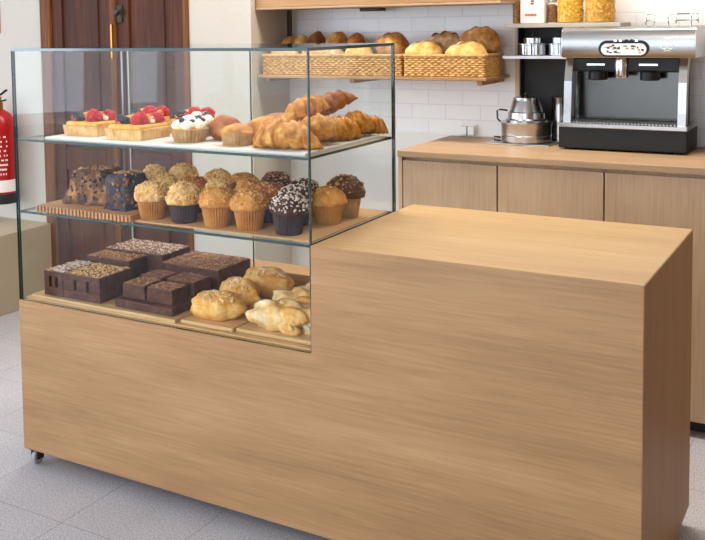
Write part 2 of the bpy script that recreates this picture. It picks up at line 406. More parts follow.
for x, y in ((.032, .026), (L-.034, .03), (.034, D-.05), (L-.034, D-.05)):
    c = MB().box(x-.018, x+.018, y-.018, y+.018, ZB-.006, ZB+.001).box(x-.016, x-.011, y-.01, y+.022, .02, ZB-.005, bev=.001).box(x+.011, x+.016, y-.01, y+.022, .02, ZB-.005, bev=.001)
    cf = c.build('caster', M['iron'], dc)
    MB().lathe([(.006, -.0095), (.022, -.0095), (.025, -.006), (.025, .006), (.022, .0095), (.006, .0095)], 24, (x, y+.006, .025), mat=Matrix.Rotation(PI/2, 3, 'Y')).build('caster_wheel', M['wheel'], cf, smooth='auto')

# ------------------------------------------------------------------ trays and boards
tray = tag(MB().box(.12, 1.135, .030, .52, 0, .009, bev=.002).build('serving_tray', M['traywhite'], loc=(0, 0, S1)), 'long thin white tray under the tarts and croissants on the top glass shelf', 'tray')
ZT1 = S1+.009
rb = thing('serving_board', 'thick wooden board with a ribbed front edge under the dark loaf slices', 'board', (.075, .025, S2))
MB().box(0, .415, 0, .31, 0, .021, bev=.001).build('board_slab', M['boarddark'], rb)
mm = MB()
for i in range(26): mm.box(.003+i*.0158, .003+i*.0158+.0085, -.007, .002, .0, .0205, bev=.001)
mm.build('rib_edge', M['boarddark'], rb)
tag(MB().box(.495, 1.148, .042, .545, 0, .004).build('card_sheet', M['card'], loc=(0, 0, S2)), 'flat brown card sheet under the muffins on the middle glass shelf', 'card')
ZM = S2+.004
ZD = ZS+.004
def board(x0, x1, y0, y1, label, name='serving_board', m='board', th=.012, rz=0):
    cx, cy = (x0+x1)/2, y0
    o = MB().box(x0-cx, x1-cx, 0, y1-y0, 0, th, bev=.003).build(name, M[m], loc=(cx, cy, ZD))
    o.rotation_euler = (0, 0, rz)
    return tag(o, label, 'board', 'boards on the bottom deck of the pastry case')
board(.03, .655, .03, .54, 'wide pale wooden board carrying all the brownie slabs')
board(.665, .862, .045, .50, 'narrow tan wooden board under the golden almond brioches')
board(.868, 1.135, .055, .48, 'tan wooden board under the sugar dusted croissants in the bottom right corner', rz=0)
ZDB = ZD+.012

# ------------------------------------------------------------------ muffins
MG = 'muffins on the middle glass shelf'
def make_muffin(kind, cup, crust, crumb, seed, ncr, rt=.056, hc=.068, ht=.118, csz=.006, spread=1.0, label=''):
    t = thing('muffin', label, 'muffin', (0, 0, 0), 0, MG)
    n = 64
    m = MB().lathe([(.036, 0), (.037, .002), (.0485, hc)], n, flute=.045)
    m.build('paper_case', M[cup], t)
    rnd = random.Random(seed)
    m = MB()
    hz = ht-hc+.012
    def dome(d):
        return 1.0
    off = Vector((seed*5.1, seed*2.3, 0))
    prof_n = 10; ns = 36
    rings = []
    def dome_pt(u, a):
        # u 0 rim .. 1 apex
        th = u*PI/2
        rr = rt*(math.cos(th)**.8); z = hc-.008+hz*math.sin(th)
        if u < .12: rr = rt*(.93+.07*u/.12)
        p = Vector((rr*math.cos(a), rr*math.sin(a), z))
        k = noise.fractal(p*38+off, 1, 2, 3)
        k2 = noise.noise(p*14+off)
        p += Vector((p.x, p.y, (z-hc)*.8))*(.09*k+.16*k2)
        return p
    bm = m.bm
    for i in range(prof_n):
        u = i/prof_n
        rings.append([bm.verts.new(dome_pt(u, 2*PI*k/ns)) for k in range(ns)])
    top = bm.verts.new(dome_pt(1, 0))
    bm.faces.new(rings[0][::-1])
    for a, b in zip(rings, rings[1:]):
        for k in range(ns): bm.faces.new((a[k], a[(k+1) % ns], b[(k+1) % ns], b[k]))
    for k in range(ns): bm.faces.new((rings[-1][k], rings[-1][(k+1) % ns], top))
    m.build('muffin_top', M[crust], t, smooth=True)
    if ncr:
        m = MB()
        for i in range(ncr):
            u = 1-(rnd.random()**.6)*.85*spread; a = rnd.uniform(0, 2*PI)
            m.crumb(dome_pt(max(.05, u), a)*1.0, csz*.8*rnd.uniform(.5, 1.4), rnd)
        m.build('crumble_topping', M[crumb], t, kind='stuff')
    return t
protos = {
 'pale_tan': make_muffin('a', 'cup_tan', 'pale_top', 'crumb_pale', 1, 300, label='x'),
 'pale_dark': make_muffin('b', 'cup_dark', 'pale_top', 'crumb_pale', 2, 300, label='x'),
 'gold_tan': make_muffin('c', 'cup_tan', 'gold', 'crumb_gold', 3, 240, label='x'),
 'gold_dark': make_muffin('d', 'cup_dark', 'goldbrown', 'crumb_gold', 4, 140, label='x'),
 'choc_white': make_muffin('e', 'cup_dark', 'choc', 'crumb_white', 5, 170, csz=.0075, label='x'),
 'plain_tan': make_muffin('f', 'cup_tan', 'gold', 'crumb_pale', 6, 14, ht=.112, spread=.6, label='x'),
 'choc_tan': make_muffin('g', 'cup_kraft', 'choc', 'crumb_nut', 7, 130, rt=.058, csz=.007, label='x'),
 'choc_nut': make_muffin('h', 'cup_tan', 'choc', 'crumb_nut', 8, 200, label='x'),
}
used = set()
muffins = [
 ('pale_tan', .52, .10, 'pale crumble muffin in a tan case, front row beside the dark loaf slices'),
 ('pale_dark', .65, .098, 'front row muffin with pale crumble in a dark brown paper case'),
 ('gold_tan', .778, .097, 'golden crumble muffin in a tan case, front row, right of the dark cased one'),
 ('gold_tan', .893, .105, 'golden muffin in a tan case, front row just left of the white flecked chocolate muffin'),
 ('choc_white', 1.036, .098, 'chocolate muffin with white crumbs in a charcoal case, front row by the glass corner'),
 ('plain_tan', 1.067, .285, 'smooth plain golden muffin in a tan case seen through the right side glass'),
 ('choc_tan', 1.064, .400, 'large chocolate muffin with pale crumbs in a kraft case, farthest right behind the plain one'),
 ('pale_tan', .46, .245, 'pale crumble muffin in the second row, just behind the first front muffin'),
 ('gold_dark', .58, .238, 'reddish brown muffin in the second row, behind the dark cased front muffin'),
 ('pale_tan', .685, .235, 'muffin with whitish crumble in the second row, behind the third front muffin'),
 ('gold_tan', .785, .268, 'golden muffin in the middle of the second row, behind the fourth front muffin'),
 ('gold_dark', .882, .232, 'golden brown muffin in a dark case peeking out left of the white flecked chocolate muffin'),
 ('choc_white', .985, .218, 'chocolate muffin with white crumbs directly behind the other white flecked chocolate one'),
 ('pale_tan', .29, .40, 'pale crumble muffin at the far left of the back row, behind the dark loaf slices'),
 ('pale_dark', .40, .43, 'wide pale crumble muffin in the back row, second from the left'),
 ('pale_tan', .56, .41, 'pale crumble muffin at the centre left of the back row before the white wall'),
 ('gold_tan', .69, .375, 'golden brown muffin at the centre of the back row'),
 ('choc_nut', .80, .41, 'chocolate muffin with nut crumbs in the back row, right of centre'),
 ('choc_white', .945, .35, 'chocolate muffin with white crumbs in the back row just left of the glass corner post'),
]
rnd = random.Random(11)
for kd, x, y, lab in muffins:
    sc = 1.10 if kd == 'choc_tan' else 1.0
    if kd not in used:
        p = protos[kd]; p.location = (x, y, ZM); p.rotation_euler = (0, 0, rnd.uniform(0, 6)); p['label'] = lab; p.scale = (sc,)*3; used.add(kd)
    else: dup(protos[kd], (x, y, ZM), rnd.uniform(0, 6), lab, sc)

# dark fruit loaf slices on the ribbed board
def loaf_chunk(name, label, loc, rz, a, b, h, tx, m, crumb, seed):
    t = thing(name, label, 'cake', loc, rz, 'dark loaf slices on the ribbed board')
    mb = MB().box(-a, a, -b, b, 0, h)
    bmesh.ops.subdivide_edges(mb.bm, edges=mb.bm.edges[:], cuts=7, use_grid_fill=True)
    off = Vector((seed*3.3, 1, 2))
    for v in mb.bm.verts:
        u = v.co.z/h
        v.co.x *= 1-(1-tx)*u; v.co.y *= 1-.25*u
        k = noise.fractal(v.co*30+off, 1, 2, 4)
        d = Vector((v.co.x, v.co.y, 0)).normalized() if v.co.xy.length > 0 else Vector()
        v.co += d*(k*.010+.016*noise.noise(v.co*16+off))
        if v.co.z > .002: v.co.z += .012*noise.fractal(v.co*45-off, 1, 2, 3)
    mb.build('loaf_body', M[m], t, smooth=True)
    r_ = random.Random(seed); mb = MB()
    for i in range(110):
        mb.crumb(Vector((r_.uniform(-a*tx, a*tx)*.85, r_.uniform(-b, b)*.6, h+r_.uniform(-.002, .005))), .008, r_)
    mb.build('crumb_topping', M[crumb], t, kind='stuff')
    mb = MB()
    for i in range(70):
        u = r_.uniform(.1, .95); sx = a*(1-(1-tx)*u); sy = b*(1-.25*u)
        if r_.random() < .6: p = Vector((r_.uniform(-sx, sx), -sy, u*h))
        else: p = Vector((sx, r_.uniform(-sy, sy), u*h))
        mb.crumb(p, r_.uniform(.006, .013), r_)
    mb.build('fruit_bits', M['sliced' if m != 'sliced' else 'loafblue'], t, kind='stuff')
    return t
loaf_chunk('loaf_slice', 'wide dark fruit loaf slice with nutty top, left on the ribbed board', (.225, .17, S2+.021), R(6), .088, .07, .115, .68, 'sliced', 'crumb_nut', 3)
loaf_chunk('loaf_slice', 'blue black berry loaf slice leaning beside the first front muffin', (.392, .135, S2+.021), R(-8), .052, .065, .115, .75, 'loafblue', 'crumb_nut', 9)

# ------------------------------------------------------------------ fruit tarts (top shelf)
def fruit_tart(label, loc, w, dp, seed, rz=0, grp='fruit tarts on the top shelf'):
    t = thing('fruit_tart', label, 'tart', loc, rz, grp)
    h = .034
    pts = []                                             # fluted rim round a rounded rectangle
    for x0, y0, x1, y1 in ((-w/2, -dp/2, w/2, -dp/2), (w/2, -dp/2, w/2, dp/2), (w/2, dp/2, -w/2, dp/2), (-w/2, dp/2, -w/2, -dp/2)):
        n = int(math.hypot(x1-x0, y1-y0)/.0035)
        nx, ny = (y1-y0)/math.hypot(x1-x0, y1-y0), -(x1-x0)/math.hypot(x1-x0, y1-y0)
        for i in range(n):
            o = .0018*math.sin(i*PI/2); pts.append((x0+(x1-x0)*i/n+nx*o, y0+(y1-y0)*i/n+ny*o))
    m = MB()
    lo = [m.bm.verts.new((x*.94, y*.94, 0)) for x, y in pts]; hi = [m.bm.verts.new((x, y, h+.002*math.sin(k*PI/2))) for k, (x, y) in enumerate(pts)]
    m.bm.faces.new(lo[::-1]); m.bm.faces.new(hi)
    for k in range(len(pts)): m.bm.faces.new((lo[k], lo[(k+1) % len(pts)], hi[(k+1) % len(pts)], hi[k]))
    m.build('tart_shell', M['pastryshell'], t)
    m = MB().box(-w/2+.006, w/2-.006, -dp/2+.006, dp/2-.006, h-.006, h+.014, bev=.008)
    m.build('custard_filling', M['custard'], t, smooth=True)
    r_ = random.Random(seed)
    zt = h+.013
    def straw(x, y, s, rot):
        m = MB(); m.blob((0, 0, 0), (.024*s, .022*s, .021*s), seed, .22, 3.5, 4, fn=lambda d: 1-.3*max(0, d.x))
        m.xf(Matrix.Translation((x, y, zt+.013*s)) @ Matrix.Rotation(rot, 4, 'Z') @ Matrix.Rotation(R(-25), 4, 'Y'))
        m.build('strawberry', M['strawberry'], t, smooth=True)
    def berry(x, y, s, rot):
        m = MB(); rr = random.Random(seed+int(x*1000))
        m.blob((0, 0, 0), (.022*s, .016*s, .014*s), seed+2, .30, 4, 3)
        m.xf(Matrix.Translation((x, y, zt+.012*s)) @ Matrix.Rotation(rot, 4, 'Z') @ Matrix.Rotation(R(18), 4, 'Y'))
        m.build('dark_berry', M['berry'], t, smooth=True)
    def peach(x, y, s, rot):
        m = MB(); pts = [(.028*s*math.cos(a), .028*s*math.sin(a)-.014, .006) for a in [PI*k/8 for k in range(9)]]
        m.tube(pts, .011*s, 8, radii=[.004*s+.010*s*math.sin(PI*k/8) for k in range(9)])
        m.xf(Matrix.Translation((x, y, zt+.004)) @ Matrix.Rotation(rot, 4, 'Z'))
        m.build('peach_slice', M['peach'], t, smooth=True)
    def creamdot(x, y, s):
        MB().blob((x, y, zt+.014*s), (.015*s, .013*s, .012*s), seed, .15, 5, 2).build('cream_dollop', M['cream'], t, smooth=True)
    straw(w*.20, -dp*.14, 1.25, R(20)); straw(w*.28, dp*.28, 1.1, R(-40)); straw(-w*.08, dp*.16, .95, R(80))
    berry(-w*.24, -dp*.20, 1.15, R(28)); berry(-w*.30, dp*.22, 1.15, R(-15)); berry(w*.06, dp*.30, .9, R(50))
    peach(-w*.02, -dp*.18, 1.5, R(10)); peach(-w*.14, dp*.03, 1.5, R(-10)); peach(w*.05, dp*.14, 1.4, R(-20))
    creamdot(-w*.05, dp*.36, 1.0); creamdot(-w*.38, dp*.0, .8); creamdot(w*.06, dp*.02, .75); creamdot(w*.36, dp*.05, .7)
    for k in range(9):
        x, y = r_.uniform(-.38, .40)*w, r_.uniform(-.34, .4)*dp
        MB().blob((x, y, zt+.012), (.010, .009, .009), seed+k, .25, 4, 2).build('red_berry', M['strawberry'], t, smooth=True)
    return t
fruit_tart('fruit tart at the left end of the top shelf with peach slices and a strawberry', (.222, .155, ZT1), .155, .125, 1)
fruit_tart('fruit tart with a large red strawberry in front, second tart of the front row', (.437, .14, ZT1), .150, .16, 2)
fruit_tart('fruit tart topped with red berries, half hidden behind the leftmost tart', (.31, .35, ZT1), .13, .12, 3)
fruit_tart('fruit tart with dark berries and strawberry, behind the second front tart', (.50, .36, ZT1), .13, .13, 4)
def tartlet(label, loc, seed, s=1.0):
    t = thing('cream_tartlet', label, 'tartlet', loc, seed, 'cream tartlets on the top shelf'); t.scale = (s,)*3
    MB().lathe([(.042, 0), (.043, .001), (.054, .036)], 56, flute=.02).build('paper_case', M['cup_kraft'], t)
    MB().lathe([(.051, .030), (.050, .036), (.03, .042), (0.001, .044)], 28).build('tartlet_filling', M['custard'], t, smooth=True)
    r_ = random.Random(seed)
    m = MB()
    for k in range(7):
        a = k*2*PI/6; rr = .032 if k < 6 else 0
        m.blob((rr*math.cos(a), rr*math.sin(a), .046+(.012 if k == 6 else 0)), (.019, .019, .015), k+seed, .2, 3, 3)
    m.build('cream_dollops', M['cream'], t, smooth=True)
    for k in range(6):
        a = k*2*PI/6+.5; rr = r_.uniform(.02, .04)
        MB().blob((rr*math.cos(a), rr*math.sin(a), .060+r_.uniform(-.004, .004)), (.0085, .0085, .0075), k, .05, 3, 2).build('blueberry', M['blueberry'], t, smooth=True)
tartlet('cream topped tartlet with blueberries in a paper case, front of the top shelf', (.655, .130, ZT1), 1, 1.14)
tartlet('second cream and blueberry tartlet, partly hidden behind the front one', (.585, .265, ZT1), 4, 1.12)

# small bakes between tartlets and croissants
def short_cake(label, loc, s=1.0):
    t = thing('short_muffin', label, 'muffin', loc, 1.0); t.scale = (s,)*3
    MB().lathe([(.043, 0), (.044, .001), (.051, .04)], 56, flute=.012).build('paper_case', M['cup_kraft'], t)
    MB().blob((0, 0, .038), (.051, .051, .026), 5, .12, 2.5, 4, floor=.03).build('muffin_top', M['gold'], t, smooth=True)
short_cake('short flat topped muffin in a speckled kraft case on the top shelf', (.845, .118, ZT1))
def roll(label, loc, rad, m, seed, rz=0, grp=None, name='bread_roll', cat='bread roll', amp=.10, freq=2, flakes=0, fm='almond', fn=None):
    t = thing(name, label, cat, loc, rz, grp)
    MB().blob((0, 0, rad[2]*.82), rad, seed, amp, freq, 4, floor=0, fn=fn).build('roll_body', M[m], t, smooth=True)
    if flakes:
        r_ = random.Random(seed); mb = MB()
        for i in range(flakes):
            a = r_.uniform(0, 6.28); u = r_.random()**.5*.8
            x, y = u*math.cos(a), u*math.sin(a); z = math.sqrt(max(0, 1-u*u))
            mb.crumb(Vector((x*rad[0], y*rad[1], rad[2]*.82+z*rad[2]*1.0)), .008, r_, flat=.35)
        mb.build('almond_flakes', M[fm], t, kind='stuff')
    return t
TG = 'small rolls on the top shelf'
roll('round brown roll behind the short kraft muffin, right of the cream tartlets', (.735, .215, ZT1), (.055, .05, .043), 'goldbrown', 4, 0, TG)
roll('golden roll between the short kraft muffin and the croissants', (.850, .265, ZT1), (.058, .05, .040), 'gold', 6, .6, TG)
roll('reddish brown glazed roll at the back behind the golden roll', (.82, .395, ZT1), (.06, .055, .040), 'croissant_dark', 8, .3, TG)

# croissants
def croissant_mesh(length, rmax, bend, seed, nseg=6, steps=96, flat=.90, floor=True, sides=16):
    m = MB(); bm = m.bm; rings = []
    rnd_ = random.Random(seed)
    for i in range(steps+1):
        u = -1+2*i/steps
        ang = u*bend
        if abs(bend) > 1e-3:
            rad = length/2/bend
            p = Vector((rad*math.sin(ang), rad*(1-math.cos(ang)), 0)); t = Vector((math.cos(ang), math.sin(ang), 0))
        else: p = Vector((u*length/2, 0, 0)); t = Vector((1, 0, 0))
        env = max(.10, math.cos(abs(u)**1.25*PI/2)**.8)
        x = Vector((-t.y, t.x, 0)); z = Vector((0, 0, 1))
        ring = []
        for k in range(sides):
            a = 2*PI*k/sides
            s = abs(u)*nseg/2+.5+.16*math.cos(a)+.10*math.sin(a)
            rr = rmax*env*(1-.25*(s-math.floor(s)))
            q = p+x*rr*math.cos(a)+z*(rr*flat*math.sin(a)+rmax*flat*.85*env)
            q += (x*math.cos(a)+z*math.sin(a))*rr*.10*noise.noise(q*30+Vector((seed, 0, 0)))
            if q.z < 0: q.z = 0
            ring.append(bm.verts.new(q))
        rings.append(ring)
    for a, b in zip(rings, rings[1:]):
        for k in range(sides): bm.faces.new((a[k], a[(k+1) % sides], b[(k+1) % sides], b[k]))
    bm.faces.new(rings[0][::-1]); bm.faces.new(rings[-1])
    return m
CG = 'croissants on the top shelf'
def croissant(label, loc, rz, length, r, bend, seed, m='croissant', tilt=0, roll_=0, grp=CG, flakes=0):
    t = thing('croissant', label, 'croissant', loc, rz, grp)
    t.rotation_euler = (roll_, tilt, rz)
    c = croissant_mesh(length, r, bend, seed).build('croissant_body', M[m], t, smooth=True)
    mw = t.rotation_euler.to_matrix()                    # rest it on its base height, clear of the side glass
    vs = [mw @ v.co for v in c.data.vertices]
    t.location.z = loc[2]-min(v.z for v in vs)
    t.location.x -= max(0, loc[0]+max(v.x for v in vs)-(XS-T-.004))
    if flakes:
        r_ = random.Random(seed); mb = MB()
        for i in range(flakes):
            x = r_.gauss(0, length*.16); rr = r*max(.3, math.cos(x/length*PI))
            mb.crumb(Vector((x, r_.uniform(-.5, .5)*r + bend*x*x/length, rr*1.5)), .008, r_, flat=.35)
        mb.build('almond_flakes', M['almond'], t, kind='stuff')
    return t
croissant('big croissant lying along the front edge of the top shelf at the glass corner', (1.034, .092, ZT1), R(10), .225, .052, .25, 1)
croissant('croissant pointing to the front, left of the big corner croissant', (.925, .205, ZT1), R(62), .185, .048, .3, 2)
croissant('croissant seen through the side glass, just behind the corner croissant', (1.070, .215, ZT1), R(38), .185, .050, .3, 3, tilt=R(-8))
croissant('croissant by the right side glass, middle of the pile', (1.080, .335, ZT1), R(55), .175, .048, .4, 4)
croissant('croissant by the right side glass, near the back of the pile', (1.085, .445, ZT1), R(60), .16, .046, .3, 5, tilt=R(-6))
croissant('small croissant at the back right corner of the top shelf', (1.105, .535, ZT1), R(40), .10, .038, .3, 6)
croissant('croissant behind the corner post, in the middle of the pile', (.960, .300, ZT1), R(65), .19, .052, .3, 7, tilt=R(-12))
croissant('croissant at the back of the pile, left of the raised dark one', (.925, .455, ZT1), R(50), .18, .048, .4, 8)
croissant('croissant slanting up on top of the pile behind the corner post', (1.005, .270, ZT1+.052), R(62), .19, .042, .2, 10, tilt=R(-14))
croissant('dark browned croissant lying on top of the pile, tip raised', (1.025, .400, ZT1+.040), R(52), .20, .042, .1, 9, 'croissant_dark', tilt=R(-24))

# ------------------------------------------------------------------ brownies and breads (bottom deck)
def nuts(t, x0, x1, y0, y1, z, n, seed, m='crumb_white', sz=.006, name='nut_topping'):
    r_ = random.Random(seed); mb = MB()
    for i in range(int(n*1.6)): mb.crumb(Vector((r_.uniform(x0, x1), r_.uniform(y0, y1), z+r_.uniform(-.001, .002))), sz*.8*r_.uniform(.5, 1.4), r_)
    mb.build(name, M[m], t, kind='stuff')
BG = 'brownie slabs on the pale board'
def tall_brownie(label, loc, w, dp, h, notches, seed, m):
    t = thing('brownie_slab', label, 'brownie', loc, 0, BG)
    MB().box(-w/2, w/2, 0, dp, 0, h*.36, bev=.003).build('lower_layer', M['brownie'], t)
    mb = MB().box(-w/2, w/2, .022, dp, h*.36, h, bev=.003)
    nx = notches+1; step = w/nx
    for i in range(nx): mb.box(-w/2+i*step+(.006 if i else 0), -w/2+(i+1)*step-(.006 if i < nx-1 else 0), 0, .03, h*.36, h*.80, bev=.002)
    mb.box(-w/2, w/2, 0, .03, h*.80, h, bev=.002)
    mb.build('upper_layer', M['brownie'], t)
    MB().box(-w/2+.002, w/2-.002, .002, dp-.002, h-.002, h+.0015).build('top_crust', M['brownie_top'], t)
    nuts(t, -w/2+.004, w/2-.004, .004, dp-.004, h, int(9000*w*dp*1.5)+60, seed, m)
    return t
tall_brownie('narrow notched brownie slab with white nuts at the left end of the deck', (.118, .05, ZDB), .088, .165, .084, 2, 1, 'crumb_white')
tall_brownie('wide notched brownie slab with pale nut topping beside the narrow left slab', (.246, .05, ZDB), .164, .165, .084, 2, 2, 'crumb_pale')
def slab(label, loc, w, dp, h, seed, n, m, rz=0, layers=1, name='brownie_slab', grp=BG):
    t = thing(name, label, 'brownie', loc, rz, grp)
    if layers == 2:
        MB().box(-w/2, w/2, 0, dp, 0, h*.55, bev=.003).build('lower_layer', M['brownie'], t)
        MB().box(-w/2+.003, w/2-.003, .003, dp-.003, h*.55, h, bev=.003).build('upper_layer', M['brownie_top'], t)
    else:
        MB().box(-w/2, w/2, 0, dp, 0, h, bev=.004).build('brownie_body', M['brownie'], t)
        if n: MB().box(-w/2+.003, w/2-.003, .003, dp-.003, h-.002, h+.0015).build('top_crust', M['brownie_top'], t)
    if n: nuts(t, -w/2+.004, w/2-.004, .004, dp-.004, h, n, seed, m)
    return t
slab('tall orange topped slab behind the notched brownies', (.20, .235, ZDB), .20, .10, .10, 3, 150, 'crumb_gold', layers=1)
slab('big dark nut covered slab at the back left of the deck', (.225, .345, ZDB), .27, .17, .104, 4, 330, 'crumb_white')
slab('thin flat brownie base under the three small brownie squares', (.512, .05, ZDB), .24, .24, .028, 5, 0, 'crumb_nut', name='brownie_slab')
ZBB = ZDB+.028
slab('small brownie square with nut top, front left of the three on the flat base', (.452, .075, ZBB), .092, .10, .048, 6, 75, 'crumb_nut', name='brownie_square', grp='small brownie squares')
slab('small brownie square with nut top, front right of the three on the flat base', (.562, .072, ZBB), .105, .085, .048, 7, 75, 'crumb_nut', name='brownie_square', grp='small brownie squares')
slab('dark brownie square behind the front right one on the flat base', (.567, .175, ZBB), .115, .095, .052, 8, 45, 'brownie_top', name='brownie_square', grp='small brownie squares')
slab('long brown brownie slab behind the small squares with a fine crumb top', (.50, .315, ZDB), .25, .20, .088, 9, 420, 'crumb_nut')
slab('square brownie at the back behind the small squares, left of the long slab', (.435, .19, ZBB), .095, .085, .046, 12, 40, 'brownie_top', name='brownie_square', grp='small brownie squares')

def lob(d):   # a bun with soft lobes
    return 1+.07*math.sin(math.atan2(d.y, d.x)*2+1)+.05*math.sin(d.x*7)
BB = 'almond brioches on the narrow board'
roll('golden almond brioche at the front of the narrow board', (.762, .115, ZDB), (.085, .058, .046), 'brioche', 21, R(10), BB, 'almond_brioche', 'bread', .10, 2.2, 110, fn=lob)
roll('knotted almond brioche in the middle of the narrow board', (.758, .25, ZDB), (.082, .056, .050), 'brioche', 23, R(-28), BB, 'almond_brioche', 'bread', .14, 2.4, 150, fn=lob)
roll('almond brioche with dense flakes at the back of the narrow board', (.765, .40, ZDB), (.088, .062, .052), 'brioche', 25, R(5), BB, 'almond_brioche', 'bread', .10, 2.0, 190, fn=lob)
SG = 'sugared croissants in the bottom right corner'
def sugared(label, loc, rz, s, seed, fl):
    t = thing('sugared_croissant', label, 'croissant', loc, rz, SG); t.scale = (s,)*3
    fn = lambda d: 1+.10*math.sin(d.x*9+d.y*4+seed)
    m = MB().blob((0, 0, .036), (.098, .050, .042), seed, .09, 2.2, 4, floor=0, rot=R(14), fn=fn)
    m.build('croissant_body', M['sugared'], t, smooth=True)
    for k, (x, y, r) in enumerate(((.040, -.034, .034), (.082, -.012, .030))):      # the rolled ends
        m = MB()
        pts = []; rad = []
        for i in range(40):
            a_ = i/39*4.6*PI; q = r*(1-.80*i/39)
            pts.append((x+q*math.cos(a_)*.95, y-.006-.012*i/39, r*.92+q*math.sin(a_)*.80)); rad.append(.008+.004*(1-i/39))
        m.tube(pts, .009, 8, radii=rad, flat=1.7)
        m.blob((x, y+.012, r*.9), (r*1.02, r*.7, r*.88), seed+k, .06, 2, 3, floor=0)
        m.build('rolled_end', M['brioche' if k == 0 else 'sugared'], t, smooth=True)
    r_ = random.Random(seed); mb = MB()
    for i in range(fl):
        x = r_.gauss(0, .04); mb.crumb(Vector((x, r_.uniform(-.02, .02)+x*x*3, .074*math.cos(x/.19*2.6))), .008, r_, flat=.35)
    mb.build('almond_flakes', M['almond'], t, kind='stuff')
sugared('sugar dusted croissant with an open rolled end at the front of the right board', (.995, .125, ZDB), R(8), 1.12, 31, 14)
sugared('sugar dusted croissant in the middle of the right board', (.985, .255, ZDB), R(-5), 1.1, 33, 20)
sugared('sugar dusted croissant at the back of the right board', (.99, .39, ZDB), R(10), 1.0, 35, 40)

# ------------------------------------------------------------------ back counter
YF, WX0, WZ = 1.365, .812, .99
tag(MB().box(WX0, 3.5, 1.355, YW-.002, .963, WZ, bev=.003).build('worktop', M['worktop']), 'long oak worktop running along the back wall under the coffee machine', 'worktop')
cabs = [(.8315, 1.2375, 'oak base cabinet at the left end of the back counter'), (1.2395, 1.6485, 'second oak base cabinet from the left under the back worktop'),
        (1.6505, 2.0575, 'third oak base cabinet from the left, beyond the display counter corner'), (2.0595, 2.467, 'oak base cabinet at the right edge of the photo')]
for x0, x1, lab in cabs:
    t = thing('base_cabinet', lab, 'cabinet', ((x0+x1)/2, YF, 0), 0, 'base cabinets under the back worktop'); w = x1-x0
    MB().box(-w/2, w/2, .022, YW-YF-.004, .057, .962).build('cabinet_body', M['cab'], t)
    MB().box(-w/2+.002, w/2-.002, 0, .02, .06, .95, bev=.0015).build('cabinet_door', M['cab'], t)
    MB().box(-w/2, w/2, .07, .10, 0, .058).build('plinth', M['blackmat'], t)
tag(MB().box(.813, .8305, 1.363, YW-.003, 0, .962, bev=.001).build('end_panel', M['cab']), 'narrow oak end panel closing the left side of the back counter', 'panel')

# wall shelf with baskets
t = thing('wall_shelf', 'lower oak wall shelf holding the two bread baskets', 'shelf', (0, 0, 0))
MB().box(-.05, 1.10, 1.63, YW-.001, 1.266, 1.281, bev=.003).build('shelf_board', M['shelfwood'], t)
for x in (-.012, .45, 1.06): MB().box(x-.012, x+.012, 1.66, YW-.001, 1.246, 1.266, bev=.002).build('bracket', M['shelfwood'], t)
t = thing('wall_shelf', 'upper oak wall shelf above the bread baskets, cut off by the top edge', 'shelf', (0, 0, 0))
MB().box(-.055, 1.165, 1.63, YW-.001, 1.594, 1.604, bev=.002).build('shelf_underside', M['worktop'], t)
MB().box(-.055, 1.165, 1.632, YW-.001, 1.604, 1.660, bev=.003).build('shelf_board', M['shelfwood'], t)
MB().box(.40, .51, 1.84, 1.90, 1.578, 1.594, bev=.003).build('bracket', M['iron'], t)
tag(MB().box(-.026, -.006, YW-.075, YW-.055, 1.282, 1.593, bev=.003).build('shelf_rod', M['iron']), 'dark iron rod joining the two wall shelves at their left end', 'rod')
def basket(label, x0, x1, y0, y1, z0, h):
    t = thing('bread_basket', label, 'basket', ((x0+x1)/2, y0, z0), 0, 'wicker baskets on the lower wall shelf')
    w, dp = x1-x0, y1-y0
    per = []
    def rect(k, ins):
        pts = []
        nx = int(w/.008); ny = int(dp/.008)
        for i in range(nx): pts.append((-w/2+ins+(w-2*ins)*i/nx, ins, 0, -1))
        for i in range(ny): pts.append((w/2-ins, ins+(dp-2*ins)*i/ny, 1, 0))
        for i in range(nx): pts.append((w/2-ins-(w-2*ins)*i/nx, dp-ins, 0, 1))
        for i in range(ny): pts.append((-w/2+ins, dp-ins-(dp-2*ins)*i/ny, -1, 0))
        return pts
    rows = 9
    m = MB()
    for r_ in range(rows):
        z = .006+r_*(h-.016)/(rows-1)
        pts = []
        for i, (x, y, nx_, ny_) in enumerate(rect(r_, .008)):
            o = .0028*math.sin(i*PI/2+(PI if r_ % 2 else 0))
            pts.append((x+nx_*o, y+ny_*o, z))
        m.tube(pts, .0062, 6, closed=True)
    m.build('woven_wall', M['wicker'], t, smooth=True)
    m = MB()
    pts = [(x, y, h-.002) for x, y, _, _ in rect(0, .007)]
    m.tube(pts, .0085, 8, closed=True); m.build('rim', M['wicker'], t, smooth=True)
    MB().box(-w/2+.008, w/2-.008, .008, dp-.008, .001, .01).build('basket_floor', M['wicker'], t)
    return t
ZBK = 1.281
basket('long wicker bread basket on the left part of the lower wall shelf', -.035, .702, 1.645, 1.90, ZBK, .094)
basket('shorter wicker bread basket on the right end of the lower wall shelf', .710, 1.09, 1.645, 1.90, ZBK, .094)
